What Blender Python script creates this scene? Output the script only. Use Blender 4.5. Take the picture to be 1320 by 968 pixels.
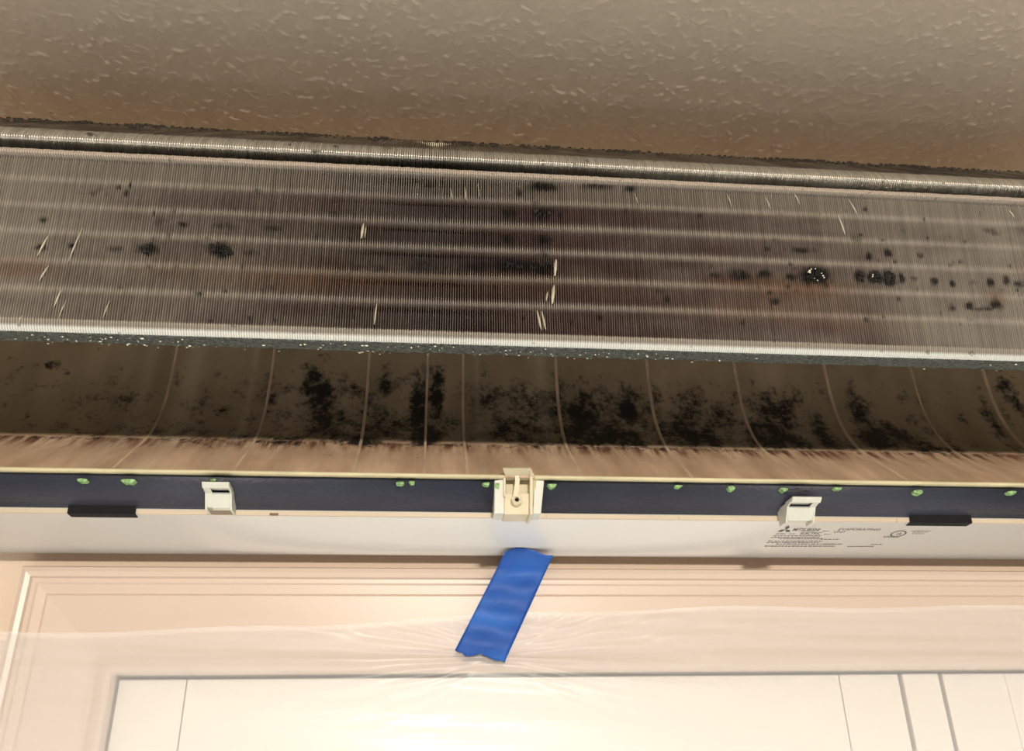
import bpy, bmesh, math, random
import numpy as np
from mathutils import Matrix, Vector
R = random.Random(7); NR = np.random.RandomState(11)
for o in list(bpy.data.objects): bpy.data.objects.remove(o)
SC = bpy.context.scene; COL = SC.collection

# ------------------------------------------------------------------ camera
F = 1100.0
def nrm(v): return v / np.linalg.norm(v)
_X = nrm(np.array([11380., -306., -F])); _Z = np.array([-44., 2318., -F]); _Z = nrm(_Z - _X*np.dot(_Z, _X)); _Y = np.cross(_Z, _X)
_A = np.stack([_X, _Y, _Z], 1)
CAM = np.array([0, -.70, 1.95])
cd = bpy.data.cameras.new('camera'); cam = bpy.data.objects.new('camera', cd); COL.objects.link(cam)
cam.matrix_world = Matrix.Translation(Vector(CAM)) @ Matrix(_A.T.tolist()).to_4x4()
cd.sensor_fit = 'HORIZONTAL'; cd.sensor_width = 36; cd.lens = 36*F/1320; cd.clip_start = .01
SC.camera = cam
# ------------------------------------------------------------------ world, lamps, exposure
W = bpy.data.worlds.new('world'); SC.world = W; W.use_nodes = True
W.node_tree.nodes['Background'].inputs[0].default_value = (.97, .98, 1.0, 1)
W.node_tree.nodes['Background'].inputs[1].default_value = .22
def area(name, loc, target, sx, sy, power, col, spread=180):
    l = bpy.data.lights.new(name, 'AREA'); l.shape = 'RECTANGLE'; l.size = sx; l.size_y = sy; l.energy = power; l.color = col; l.spread = math.radians(spread)
    o = bpy.data.objects.new(name, l); COL.objects.link(o); o.location = loc
    o.rotation_euler = (Vector(target)-Vector(loc)).to_track_quat('-Z', 'Y').to_euler(); return o
area('ceiling_lamp_light', (.15, -2.9, 2.415), (.05, 0, 2.2), .16, .10, 54, (1, .91, .80))
area('floor_bounce_fill', (0, -1.9, 2.46), (0, -1.9, 0), 1.2, 1.2, 136, (.88, .955, 1), 150)  # unseen lamp, added so the floor bounces light up under the unit
SC.view_settings.view_transform = 'Standard'; SC.view_settings.look = 'None'
SC.view_settings.gamma = 1; SC.view_settings.use_curve_mapping = False
SC.view_settings.exposure = 0.0

# ------------------------------------------------------------------ placing helpers
def ray(px, py): return nrm(_A.T @ np.array([px-660., -(py-484.), -F]))
def aty(px, py, Y): d = ray(px, py); return CAM + d*(Y-CAM[1])/d[1]
def atz(px, py, Z): d = ray(px, py); return CAM + d*(Z-CAM[2])/d[2]
def zat(py, Y, px=660): return float(aty(px, py, Y)[2])
def on_profile(px, py, prof):
    """where a sight line first meets a profile (Y, Z polyline) extruded along X: returns x, arc length"""
    d = ray(px, py); s = 0; best = None
    for (a, b), (c, e) in zip(prof[:-1], prof[1:]):
        n = (e-b, -(c-a)); den = d[1]*n[0]+d[2]*n[1]; L = math.hypot(c-a, e-b)
        if abs(den) > 1e-9:
            t = ((a-CAM[1])*n[0]+(b-CAM[2])*n[1])/den; p = CAM+d*t
            k = ((p[1]-a)*(c-a)+(p[2]-b)*(e-b))/L/L
            if -.001 <= k <= 1.001 and t > 0 and (best is None or t < best[0]): best = (t, p[0], s+k*L)
        s += L
    return (best[1], best[2]) if best else None
def resample(prof, n):
    P = np.array(prof); d = np.r_[0, np.cumsum(np.hypot(*np.diff(P, axis=0).T))]
    s = np.linspace(0, d[-1], n); return np.stack([np.interp(s, d, P[:, 0]), np.interp(s, d, P[:, 1])], 1), s
def smooth(prof, it=2):
    P = [tuple(p) for p in prof]
    for _ in range(it):
        Q = [P[0]]
        for a, b in zip(P[:-1], P[1:]): Q += [(a[0]*.75+b[0]*.25, a[1]*.75+b[1]*.25), (a[0]*.25+b[0]*.75, a[1]*.25+b[1]*.75)]
        P = Q+[P[-1]]
    return P
# value noise in numpy
def vnoise(x, y, seed=0):
    r = np.random.RandomState(seed).rand(256, 256)
    xi = np.floor(x).astype(int); yi = np.floor(y).astype(int); fx = x-xi; fy = y-yi
    fx = fx*fx*(3-2*fx); fy = fy*fy*(3-2*fy); g = lambda a, b: r[a % 256, b % 256]
    return (g(xi, yi)*(1-fx)+g(xi+1, yi)*fx)*(1-fy)+(g(xi, yi+1)*(1-fx)+g(xi+1, yi+1)*fx)*fy
def fbm(x, y, seed=0, o=4): return sum(vnoise(x*2**k, y*2**k, seed+k)*.5**k for k in range(o))/sum(.5**k for k in range(o))

# ------------------------------------------------------------------ object helpers
def link(name, me, mat, parent=None):
    o = bpy.data.objects.new(name, me); COL.objects.link(o)
    if mat and not me.materials: me.materials.append(mat)
    if parent: o.parent = parent
    return o
def mesh(name, V, Fs, smoothf=False):
    me = bpy.data.meshes.new(name); me.from_pydata([tuple(map(float, v)) for v in V], [], [tuple(map(int, q)) for q in Fs])
    if smoothf: me.polygons.foreach_set('use_smooth', [True]*len(me.polygons))
    me.update(); return me
def fix(me):
    bm = bmesh.new(); bm.from_mesh(me); bmesh.ops.recalc_face_normals(bm, faces=bm.faces); bm.to_mesh(me); bm.free(); return me
def tag(o, label=None, cat=None, group=None, kind=None):
    for k, v in (('label', label), ('category', cat), ('group', group), ('kind', kind)):
        if v: o[k] = v
    return o
def prism(name, poly, x0, x1, mat, parent=None, bev=0, smf=False):
    """closed polygon in (Y, Z) extruded from x0 to x1"""
    n = len(poly); V = [(x0, a, b) for a, b in poly]+[(x1, a, b) for a, b in poly]
    Fs = [(i, (i+1) % n, n+(i+1) % n, n+i) for i in range(n)]+[tuple(range(n))[::-1], tuple(range(n, 2*n))]
    me = fix(mesh(name, V, Fs))
    if smf:
        for p in me.polygons:
            if len(p.vertices) == 4: p.use_smooth = True
    o = link(name, me, mat, parent)
    if bev:
        m = o.modifiers.new('b', 'BEVEL'); m.width = bev; m.segments = 2; m.limit_method = 'ANGLE'
    return o
def box_bm(bm, x0, x1, y0, y1, z0, z1):
    v = [bm.verts.new(p) for p in ((x0,y0,z0),(x1,y0,z0),(x1,y1,z0),(x0,y1,z0),(x0,y0,z1),(x1,y0,z1),(x1,y1,z1),(x0,y1,z1))]
    for q in ((0,3,2,1),(4,5,6,7),(0,1,5,4),(1,2,6,5),(2,3,7,6),(3,0,4,7)): bm.faces.new([v[i] for i in q])
def box(name, x0, x1, y0, y1, z0, z1, mat, parent=None, bev=0):
    bm = bmesh.new(); box_bm(bm, x0, x1, y0, y1, z0, z1); me = bpy.data.meshes.new(name); bm.to_mesh(me); bm.free()
    o = link(name, me, mat, parent)
    if bev:
        m = o.modifiers.new('b', 'BEVEL'); m.width = bev; m.segments = 2
    return o
def tube(name, x0, x1, y, z, r, mat, parent, n=12):
    poly = [(y+r*math.cos(a*2*math.pi/n), z+r*math.sin(a*2*math.pi/n)) for a in range(n)]
    return prism(name, poly, x0, x1, mat, parent, smf=True)

# ------------------------------------------------------------------ materials
def srgb(r, g, b): return tuple(((c/255+.055)/1.055)**2.4 if c > 10 else c/255/12.92 for c in (r, g, b))+(1,)
def newmat(name):
    m = bpy.data.materials.new(name); m.use_nodes = True; nt = m.node_tree
    return m, nt, nt.nodes['Principled BSDF']
def N(nt, t, **kw):
    n = nt.nodes.new(t)
    for k, v in kw.items():
        if k in n.inputs: n.inputs[k].default_value = v
        else: setattr(n, k, v)
    return n
def coord(nt, scale=(1, 1, 1)):
    t = N(nt, 'ShaderNodeTexCoord'); m = N(nt, 'ShaderNodeMapping'); m.inputs['Scale'].default_value = scale
    nt.links.new(t.outputs['Object'], m.inputs['Vector']); return m.outputs[0]
def ramp(nt, src, stops):
    r = N(nt, 'ShaderNodeValToRGB'); e = r.color_ramp.elements
    while len(e) < len(stops): e.new(.5)
    for el, (p, c) in zip(e, stops): el.position = p; el.color = c if len(c) == 4 else tuple(c)+(1,)
    nt.links.new(src, r.inputs[0]); return r.outputs[0]
def mixc(nt, f, a, b, mode='MIX'):
    m = N(nt, 'ShaderNodeMix', data_type='RGBA', blend_type=mode)
    for i, v in ((0, f), (6, a), (7, b)):
        if hasattr(v, 'links'): nt.links.new(v, m.inputs[i])
        else: m.inputs[i].default_value = v
    return m.outputs[2]
def math_(nt, op, a, b=0., c=0.):
    m = N(nt, 'ShaderNodeMath', operation=op)
    for i, v in enumerate((a, b, c)):
        if hasattr(v, 'links'): nt.links.new(v, m.inputs[i])
        else: m.inputs[i].default_value = v
    return m.outputs[0]
def bump(nt, bs, h, strength, dist):
    b = N(nt, 'ShaderNodeBump'); b.inputs['Strength'].default_value = strength; b.inputs['Distance'].default_value = dist
    nt.links.new(h, b.inputs['Height']); nt.links.new(b.outputs[0], bs.inputs['Normal'])
def simple(name, c, rough=.5, metal=0, nscale=0, namt=.15, bscale=0, bdist=.0005, spec=.5, stretch=(1, 1, 1)):
    m, nt, bs = newmat(name); c = srgb(*c)
    bs.inputs['Roughness'].default_value = rough; bs.inputs['Metallic'].default_value = metal; bs.inputs['Specular IOR Level'].default_value = spec
    bs.inputs['Base Color'].default_value = c
    if nscale:
        n = N(nt, 'ShaderNodeTexNoise'); n.inputs['Scale'].default_value = nscale; n.inputs['Detail'].default_value = 5; nt.links.new(coord(nt, stretch), n.inputs['Vector'])
        d = tuple(v*(1-namt*2) for v in c[:3])+(1,)
        nt.links.new(ramp(nt, n.outputs[0], [(.3, d), (.65, c)]), bs.inputs['Base Color'])
    if bscale:
        n = N(nt, 'ShaderNodeTexNoise'); n.inputs['Scale'].default_value = bscale; n.inputs['Detail'].default_value = 4; nt.links.new(coord(nt, stretch), n.inputs['Vector'])
        bump(nt, bs, n.outputs[0], 1, bdist)
    return m
M = {}
M['plastic'] = simple('white_plastic', (242, 242, 238), .12, nscale=3, namt=.02)
M['lip'] = simple('cream_lip_plastic', (226, 214, 172), .5, nscale=35, namt=.12)
M['cream'] = simple('cream_plastic', (226, 214, 182), .45, nscale=80, namt=.06)
M['ridge'] = simple('beige_ridge', (214, 196, 170), .5, nscale=8, namt=.05, stretch=(1, 20, 20))
M['clipwhite'] = simple('clip_plastic', (222, 222, 208), .4, nscale=50, namt=.05)
M['foam'] = simple('slate_foam', (52, 55, 70), .5, nscale=25, namt=.25, bscale=500, bdist=.0006, stretch=(.5, 1, 1))
M['pad'] = simple('black_pad', (9, 11, 11), .9, bscale=800)
M['ink'] = simple('grey_ink', (92, 92, 88), .6)
M['inklight'] = simple('pale_ink', (150, 155, 148), .6)
M['green'] = simple('green_dab', (168, 214, 140), .5, nscale=400, namt=.35)
M['darkcore'] = simple('coil_core', (30, 24, 22), .8)
M['copper'] = simple('dull_tube', (74, 66, 60), .6, metal=.2)
M['mold'] = simple('black_mold', (20, 18, 14), .95, nscale=500, namt=.3)
M['moldgrey'] = simple('brown_mold', (42, 36, 31), .95, nscale=500, namt=.3)
M['speck'] = simple('white_speck', (235, 228, 205), .6)
M['bright'] = simple('bare_aluminium', (176, 168, 146), .45, metal=.2)
M['scuff'] = simple('brown_scuff', (130, 92, 76), .7)
M['wall'] = simple('wall_paint', (226, 204, 182), .8, bscale=90, bdist=.0012)
M['trim'] = simple('trim_paint', (218, 197, 179), .35, nscale=3, namt=.015)
M['door'] = simple('door_paint', (242, 234, 222), .4, nscale=3, namt=.01)
M['gap'] = simple('door_gap', (122, 114, 106), .9)
# blue tape
m, nt, bs = newmat('blue_tape'); M['tape'] = m
n = N(nt, 'ShaderNodeTexNoise'); n.inputs['Scale'].default_value = 60; n.inputs['Detail'].default_value = 5; nt.links.new(coord(nt, (.35, 1, 1)), n.inputs['Vector'])
nt.links.new(ramp(nt, n.outputs[0], [(.3, srgb(8, 70, 156)), (.7, srgb(30, 100, 188))]), bs.inputs['Base Color']); bs.inputs['Roughness'].default_value = .55
w = N(nt, 'ShaderNodeTexNoise'); w.inputs['Scale'].default_value = 900; nt.links.new(coord(nt), w.inputs['Vector']); bump(nt, bs, w.outputs[0], .5, .0003)
# plastic film
m, nt, bs = newmat('clear_film'); M['film'] = m
bs.inputs['Base Color'].default_value = (.9, .88, .85, 1); bs.inputs['Roughness'].default_value = .28
tr = N(nt, 'ShaderNodeBsdfTransparent'); mx = N(nt, 'ShaderNodeMixShader'); mx.inputs[0].default_value = .30
nt.links.new(tr.outputs[0], mx.inputs[1]); nt.links.new(bs.outputs[0], mx.inputs[2]); nt.links.new(mx.outputs[0], nt.nodes['Material Output'].inputs[0])
n = N(nt, 'ShaderNodeTexNoise'); n.inputs['Scale'].default_value = 14; n.inputs['Detail'].default_value = 3; nt.links.new(coord(nt, (.3, 1, 3)), n.inputs['Vector']); bump(nt, bs, n.outputs[0], .5, .004)
# ceiling
M['ceilplain'] = simple('ceiling_paint', (206, 190, 170), .5)
m, nt, bs = newmat('ceiling_texture'); M['ceiling'] = m
bs.inputs['Base Color'].default_value = srgb(206, 190, 170); bs.inputs['Roughness'].default_value = .6
n = N(nt, 'ShaderNodeTexNoise'); n.inputs['Scale'].default_value = 130; n.inputs['Detail'].default_value = 2; n.inputs['Distortion'].default_value = 1.2; nt.links.new(coord(nt), n.inputs['Vector'])
h1 = ramp(nt, n.outputs[0], [(.56, (0, 0, 0)), (.68, (1, 1, 1))])
n2 = N(nt, 'ShaderNodeTexNoise'); n2.inputs['Scale'].default_value = 45; n2.inputs['Detail'].default_value = 3; nt.links.new(coord(nt), n2.inputs['Vector'])
bump(nt, bs, math_(nt, 'SUBTRACT', 1., math_(nt, 'ADD', h1, math_(nt, 'MULTIPLY', n2.outputs[0], .6))), 1, .0012)
# fins: vertex colour
def vcol_mat(name, metal, rough, extra=None):
    m, nt, bs = newmat(name); a = N(nt, 'ShaderNodeVertexColor'); a.layer_name = 'Col'; nt.links.new(a.outputs[0], bs.inputs['Base Color'])
    bs.inputs['Metallic'].default_value = metal; bs.inputs['Roughness'].default_value = rough; return m
M['fin'] = vcol_mat('soiled_aluminium', .35, .42)
M['finclean'] = vcol_mat('clean_aluminium', .75, .30)
M['edge'] = simple('corroded_edge', (98, 108, 104), .5, metal=.2, nscale=420, namt=.42, bscale=500, bdist=.002)
M['dust'] = simple('dust_band', (62, 54, 44), .95, nscale=300, namt=.25)
# scroll casing: grime as attribute 'grime' (R mold density, G rust smear, negative G an olive tone, B wiped)
m, nt, bs = newmat('grimy_casing'); M['scroll'] = m
a = N(nt, 'ShaderNodeVertexColor'); a.layer_name = 'Col'; sp = N(nt, 'ShaderNodeSeparateColor'); nt.links.new(a.outputs[0], sp.inputs[0])
nb = N(nt, 'ShaderNodeTexNoise'); nb.inputs['Scale'].default_value = 30; nb.inputs['Detail'].default_value = 5; nt.links.new(coord(nt, (1.2, .4, .4)), nb.inputs['Vector'])
base = ramp(nt, nb.outputs[0], [(.3, srgb(182, 150, 120)), (.7, srgb(228, 196, 164))])
ns = N(nt, 'ShaderNodeTexNoise'); ns.inputs['Scale'].default_value = 60; ns.inputs['Detail'].default_value = 6; ns.inputs['Roughness'].default_value = .65; nt.links.new(coord(nt, (2.6, .35, .35)), ns.inputs['Vector'])
smear = math_(nt, 'MULTIPLY', ramp(nt, ns.outputs[0], [(.42, (0, 0, 0)), (.62, (1, 1, 1))]), math_(nt, 'MAXIMUM', sp.outputs[1], 0.))
c1 = mixc(nt, smear, base, srgb(118, 80, 60))
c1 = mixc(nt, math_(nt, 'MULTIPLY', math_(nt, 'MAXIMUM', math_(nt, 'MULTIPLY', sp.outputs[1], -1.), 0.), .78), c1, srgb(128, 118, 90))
nf = N(nt, 'ShaderNodeTexNoise'); nf.inputs['Scale'].default_value = 260; nf.inputs['Detail'].default_value = 5; nf.inputs['Roughness'].default_value = .7; nt.links.new(coord(nt), nf.inputs['Vector'])
nm = N(nt, 'ShaderNodeTexNoise'); nm.inputs['Scale'].default_value = 75; nm.inputs['Detail'].default_value = 4; nt.links.new(coord(nt), nm.inputs['Vector'])
sm = math_(nt, 'ADD', math_(nt, 'MULTIPLY', nf.outputs[0], .5), math_(nt, 'MULTIPLY', nm.outputs[0], .5))
den = math_(nt, 'ADD', sm, math_(nt, 'MULTIPLY', sp.outputs[0], .30))
mf = ramp(nt, den, [(.62, (0, 0, 0)), (.78, (1, 1, 1))])
c2 = mixc(nt, mf, c1, srgb(30, 27, 22)); c3 = mixc(nt, math_(nt, 'MULTIPLY', sp.outputs[2], .8), c2, srgb(210, 196, 168))
nt.links.new(c3, bs.inputs['Base Color']); bs.inputs['Roughness'].default_value = .55
bump(nt, bs, mf, .6, .0012)
def setcol(me, C):
    a = me.color_attributes.new('Col', 'FLOAT_COLOR', 'POINT'); C = np.concatenate([C, np.ones((len(C), 1))], 1).astype(np.float32); a.data.foreach_set('color', C.ravel())

# ------------------------------------------------------------------ the setting
ZC = 2.50
tag(box('ceiling', -2.2, 2.4, -3.2, .1, ZC, ZC+.06, M['ceiling']), kind='structure')
CEIL = bpy.data.objects['ceiling']
# knocked-down plaster relief, real geometry
gx_ = np.arange(-.68, 1.0, .00125); gy_ = np.arange(-.45, -.001, .00125); GXc, GYc = np.meshgrid(gx_, gy_, indexing='ij')
wx = GXc+(fbm(GXc*90, GYc*90, 101, 2)-.5)*.009; wy = GYc+(fbm(GXc*90, GYc*90, 102, 2)-.5)*.009
rid = 1-np.abs(2*vnoise(wx*165+13, wy*230+7, 103)-1); msk = np.clip((vnoise(GXc*200+3, GYc*200, 104)-.40)*4, 0, 1)
hh = np.clip((rid-.74)/.26, 0, 1)**1.2*msk*.0008*(.3+1.2*vnoise(GXc*14, GYc*14, 106))+fbm(GXc*170, GYc*170, 105, 2)*.00035
nxc, nyc = GXc.shape; Vc = np.stack([GXc, GYc, ZC-.0002-hh], -1).reshape(-1, 3).astype(np.float32); ic = np.arange(nxc*nyc).reshape(nxc, nyc)
Fc = np.stack([ic[:-1, :-1], ic[:-1, 1:], ic[1:, 1:], ic[1:, :-1]], -1).reshape(-1, 4).astype(np.int32)
mc = bpy.data.meshes.new('plaster_relief'); mc.vertices.add(len(Vc)); mc.vertices.foreach_set('co', Vc.ravel()); mc.loops.add(Fc.size); mc.loops.foreach_set('vertex_index', Fc.ravel())
mc.polygons.add(len(Fc)); mc.polygons.foreach_set('loop_start', np.arange(0, Fc.size, 4, dtype=np.int32)); mc.polygons.foreach_set('loop_total', np.full(len(Fc), 4, np.int32)); mc.polygons.foreach_set('use_smooth', np.ones(len(Fc), bool)); mc.update()
o = link('plaster_relief', mc, M['ceilplain'], CEIL); o['kind'] = 'stuff'
XL, XR = -.306, 1.25
# wall with the doorway cut out
bm = bmesh.new()
box_bm(bm, -2.2, XL+.02, 0, .10, 0, ZC); box_bm(bm, XL+.02, XR-.02, 0, .10, 2.06, ZC); box_bm(bm, XR-.02, 2.4, 0, .10, 0, ZC)
me = bpy.data.meshes.new('wall_back'); bm.to_mesh(me); bm.free(); tag(link('wall_back', me, M['wall']), kind='structure')
tag(box('floor', -2.2, 2.4, -3.2, .1, -.05, 0, simple('floor_boards', (212, 208, 202), .6, nscale=6)), kind='structure')
# casing: (distance from the outer edge, how far it stands off the wall)
cas = [(0, 0), (0, .013), (.0015, .0165), (.005, .018), (.0085, .017), (.0095, .0140), (.0125, .0140), (.0138, .0125), (.0205, .0118), (.0212, .0108), (.0222, .0116),
       (.062, .0085), (.066, .0065), (.069, .0085), (.074, .0100), (.0775, .0085), (.079, .005), (.079, 0)]
ztop = zat(728, -.017, 40); zbot = ztop-.079
def casing(name, kind, parent=None):
    V = []; Fs = []; n = len(cas)
    if kind == 'head': secs = [lambda d, h: (XL+d, -h, ztop-d), lambda d, h: (XR-d, -h, ztop-d)]
    elif kind == 'l': secs = [lambda d, h: (XL+d, -h, 0), lambda d, h: (XL+d, -h, ztop-d)]
    else: secs = [lambda d, h: (XR-d, -h, 0), lambda d, h: (XR-d, -h, ztop-d)]
    for s in secs: V += [s(d, h) for d, h in cas]
    for i in range(n-1): Fs.append((i, i+1, n+i+1, n+i))
    Fs += [(n-1, 0, n, 2*n-1), tuple(range(n)), tuple(range(n, 2*n))]
    return link(name, fix(mesh(name, V, Fs)), M['trim'], parent)
for i, k in enumerate(('head', 'l', 'r')): tag(casing('trim_%d' % (i+1), k), kind='structure')
# jamb lining behind the casing
JX0 = XL+.079; JX1 = XR-.079
bm = bmesh.new()
box_bm(bm, XL+.02, JX0, 0, .10, 0, zbot); box_bm(bm, JX1, XR-.02, 0, .10, 0, zbot); box_bm(bm, XL+.02, XR-.02, 0, .10, zbot, 2.06)
box_bm(bm, JX0, JX1, .060, .10, 0, zbot)
me = bpy.data.meshes.new('door_lining'); bm.to_mesh(me); bm.free(); tag(link('trim_4', me, M['gap']), kind='structure')
DY = .008
def door(name, x0, x1, s0, s1):
    o = box(name, x0, x1, DY+.006, DY+.035, .01, zbot-.002, M['door']); tag(o, kind='structure')
    st = [('stile', x0, s0), ('stile', s1, x1)]
    for nme, a, b in st: box(nme, a, b, DY, DY+.007, .01, zbot-.002, M['door'], o, bev=.0008)
    box('top_rail', s0+.0006, s1-.0006, DY+.0004, DY+.007, zbot-.15, zbot-.002, M['door'], o, bev=.0008)
    box('bottom_rail', s0+.0006, s1-.0006, DY+.0004, DY+.007, .01, .24, M['door'], o, bev=.0008)
    box('panel', s0+.0006, s1-.0006, DY+.004, DY+.012, .24, zbot-.15, M['door'], o)
    return o
xs = [float(aty(p, 864, DY)[0]) for p in (153, 242, 1081, 1156)]
door('door_1', *xs[:1], xs[3], xs[1], xs[2])
a0 = float(aty(1160, 862, DY)[0]); a1 = float(aty(1206, 862, DY)[0]); a2 = float(aty(1213, 862, DY)[0])
tag(box('trim_5', a0, a1, DY-.002, DY+.03, .01, zbot-.002, M['door'], bev=.0008), kind='structure')
door('door_2', a2, JX1-.003, a2+.055, JX1-.06)

# ------------------------------------------------------------------ the air conditioner
X0, X1 = -.42, .62
AC = bpy.data.objects.new('air_conditioner', None); COL.objects.link(AC); AC.location = (0, 0, 0)
tag(AC, 'opened wall air conditioner with mouldy coil and white underside, above the door casing', 'air conditioner')
# --- lower coil slab, a front of thin fins
PITCH = .00160
low = [(-.2050, zat(446, -.208)+.0010), (-.2070, zat(446, -.2070)), (-.2100, zat(440, -.2100)), (-.2118, zat(430, -.2118)), (-.2250, zat(233, -.2250)), (-.2290, zat(227, -.2290)), (-.2285, zat(222, -.2285)), (-.222, zat(222, -.2285)+.003)]
upp = [(-.212, zat(217, -.228)-.000), (-.2215, zat(216, -.2225)), (-.2270, zat(213.5, -.2275)), (-.2300, zat(209, -.2300)), (-.2302, zat(204, -.2302)), (-.2285, zat(200, -.2285)), (-.2240, zat(197, -.2240)), (-.150, zat(186.5, -.150))]
def arc_of(prof, py): return on_profile(660, py, prof)[1]
bands = [arc_of(low, y) for y in (258, 290, 322, 358, 392)]
s_bot0, s_bot1, s_top0, s_top1 = arc_of(low, 445), arc_of(low, 429), arc_of(low, 232), arc_of(low, 222.5)
stains = []   # x, s, rx, ry, strength, colour index
def st(px, py, rx, ry, k=1, c=0):
    q = on_profile(px, py, low)
    if q: stains.append((q[0], q[1], rx*.00053, ry*.00058, k, c))
for a in [(190,320,14,8,.9),(285,322,16,9,1),(322,324,12,5,.5),(52,318,7,4,.8),(92,316,6,4,.9),(148,320,10,5,.5),(55,283,5,3,.7),(290,290,16,5,.6),(235,288,8,4,.6),(350,293,14,4,.5),(205,286,9,6,.4),
          (163,248,4,5,.7),(167,238,3,5,.6),(120,248,20,5,.3),(660,342,34,8,1),(700,345,16,8,1),(620,343,20,7,.8),(545,340,14,8,.6),(565,345,60,9,.45),(480,345,40,6,.35),(655,275,12,7,.7),(700,274,16,8,.9),(580,272,10,5,.4),
          (655,308,12,6,.7),(700,308,16,7,.75),(700,240,22,6,1),(670,247,6,6,.8),(690,262,5,6,.5),(770,240,24,4,.6),(810,243,12,4,.6),(860,385,4,5,.9),(935,243,6,3,.7),(1052,355,22,13,1),(1022,357,10,6,.7),(985,354,12,7,.7),(955,353,18,8,.6),(925,354,10,5,.6),
          (1108,356,8,8,.9),(1128,357,11,9,1),(1146,358,10,10,1),(1163,358,5,7,.8),(1178,358,6,4,.6),(1205,362,6,5,.8),(1228,365,5,5,.8),(1255,363,8,5,.4),(1278,363,6,6,.8),(1298,360,6,7,.9),(1315,366,10,5,.6),
          (1120,330,5,6,.8),(1146,326,6,8,.8),(1187,329,5,5,.8),(1035,322,20,5,.7),(990,320,5,4,.5),(1192,283,3,3,.6),(1197,306,3,3,.8),(1165,285,5,3,.4),(1280,298,14,6,.4),(1320,296,14,8,.3),(1228,396,6,6,.7),(1250,394,6,6,.8),(1285,392,9,8,.8),(1000,388,8,5,.6),
          (1270,398,16,3,.6),(1105,308,8,5,.4),(1190,300,60,8,.12),(30,388,1,1,.1),(470,400,40,3,.2),(430,275,8,5,.5),(700,325,10,10,.4)]: st(*a)
for i in range(150):   # tiny scattered flecks along the dirty rows
    st(R.uniform(150, 1320), R.choice([275, 307, 341, 373, 410, 240])+R.gauss(0, 4)+0, R.uniform(1.5, 6), R.uniform(1.5, 4), R.uniform(.2, .7))
rust = []
for px, py, rx, ry, k in [(1040,372,70,12,1),(1000,400,120,14,.5),(20,345,40,14,.7),(1285,385,14,12,.8),(560,360,260,16,.5),(1330,350,30,20,.3),(960,365,60,8,.6),(430,360,180,16,.4),(1100,420,80,12,.3)]:
    q = on_profile(px, py, low)
    if q: rust.append((q[0], q[1], rx*.00053, ry*.00058, k))
lin = lambda c: np.array(srgb(*c)[:3])
def col_low(x, s):
    n = fbm(x*30, s*90+5, 3); n2 = fbm(x*220, s*260, 9); nf_ = NR.rand(*x[:, :1].shape)
    grey = lin((132, 125, 114)); red = lin((80, 62, 56)); plum = lin((88, 66, 70)); brown = lin((62, 50, 42))
    side = np.clip(np.abs(x-.06)/.34, 0, 1)**1.6                      # cleaner towards both ends
    t = np.clip(.95-.95*side+(n-.5)*.7, 0, 1)[..., None]
    topz = np.clip((s-arc_of(low, 262))/(arc_of(low, 250)-arc_of(low, 262)), 0, 1)[..., None]
    c = grey*(1-t)+(red*.6+brown*.4)*t
    pl = np.clip(fbm(x*12, s*60, 21)*1.9-.75, 0, 1)[..., None]*t
    c = c*(1-.6*pl)+plum*.6*pl
    c = c*(1-topz*.75)+lin((134, 126, 114))*topz*.75
    for b in bands:
        g = np.exp(-((s-b)/.0021)**2)[..., None]*(.5+.5*(1-side[..., None]*.5)); c = c*(1-g*.7)+lin((176, 168, 154))*g*.7
    for (a, b, rx, ry, k) in rust:
        g = (k*.7*np.exp(-((x-a)/rx)**2-((s-b)/ry)**2))[..., None]; c = c*(1-g)+lin((104, 70, 40))*g
    d = np.zeros_like(x)
    for (a, b, rx, ry, k, _) in stains: d = np.maximum(d, k*np.exp(-(((x-a)/rx)**2+((s-b)/ry)**2)**1.3))
    d = d*(.45+1.1*fbm(x*420, s*420, 64))
    d = np.clip((d-.14)*1.9+(n2-.5)*1.3*(d > .06), 0, 1)[..., None]*.97
    c = c*(1-d)+lin((22, 19, 14))*d
    c = c*(.86+.28*NR.rand(x.shape[0], 1, 1))
    k = np.clip((s_bot1-s)/.0008, 0, 1)[..., None]; c = c*(1-k)+lin((150, 142, 128))*k
    k = np.clip((s_bot0+(s_bot1-s_bot0)*.5-s)/.0005, 0, 1)[..., None]; c = c*(1-k)+lin((226, 226, 218))*k  # near-white glint of the rounded bottom edge, painted into the fin colour
    k = np.clip((s-s_top0)/.0008, 0, 1)[..., None]*.9; c = c*(1-k)+lin((200, 186, 170))*k  # highlight along the top edge, likewise painted into the fin colour
    k = np.exp(-((s-(s_top0*.55+s_top1*.45))/.0005)**2)[..., None]*.6; c = c*(1-k)+lin((90, 78, 68))*k
    fl = (fbm(x*300, s*300, 33) > .80)[..., None]*.5*((s < s_bot1) | (s > s_top0))[..., None]; c = c*(1-fl)+lin((60, 50, 40))*fl
    return c
def col_upp(x, s):
    c = np.ones(x.shape+(3,))*lin((196, 190, 178)); L = arc_of(upp, 197.5)
    k = np.clip((s-L+.001)/.003, 0, 1)[..., None]*np.clip(.85+(fbm(x*60, s*40, 5)-.5), 0, 1)[..., None]
    c = c*(1-k)+lin((78, 70, 56))*k
    g = (fbm(x*160, s*200, 44) > .80)[..., None]*.8; c = c*(1-g)+lin((30, 26, 20))*g
    return c*(.85+.3*NR.rand(x.shape[0], 1, 1))
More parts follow.
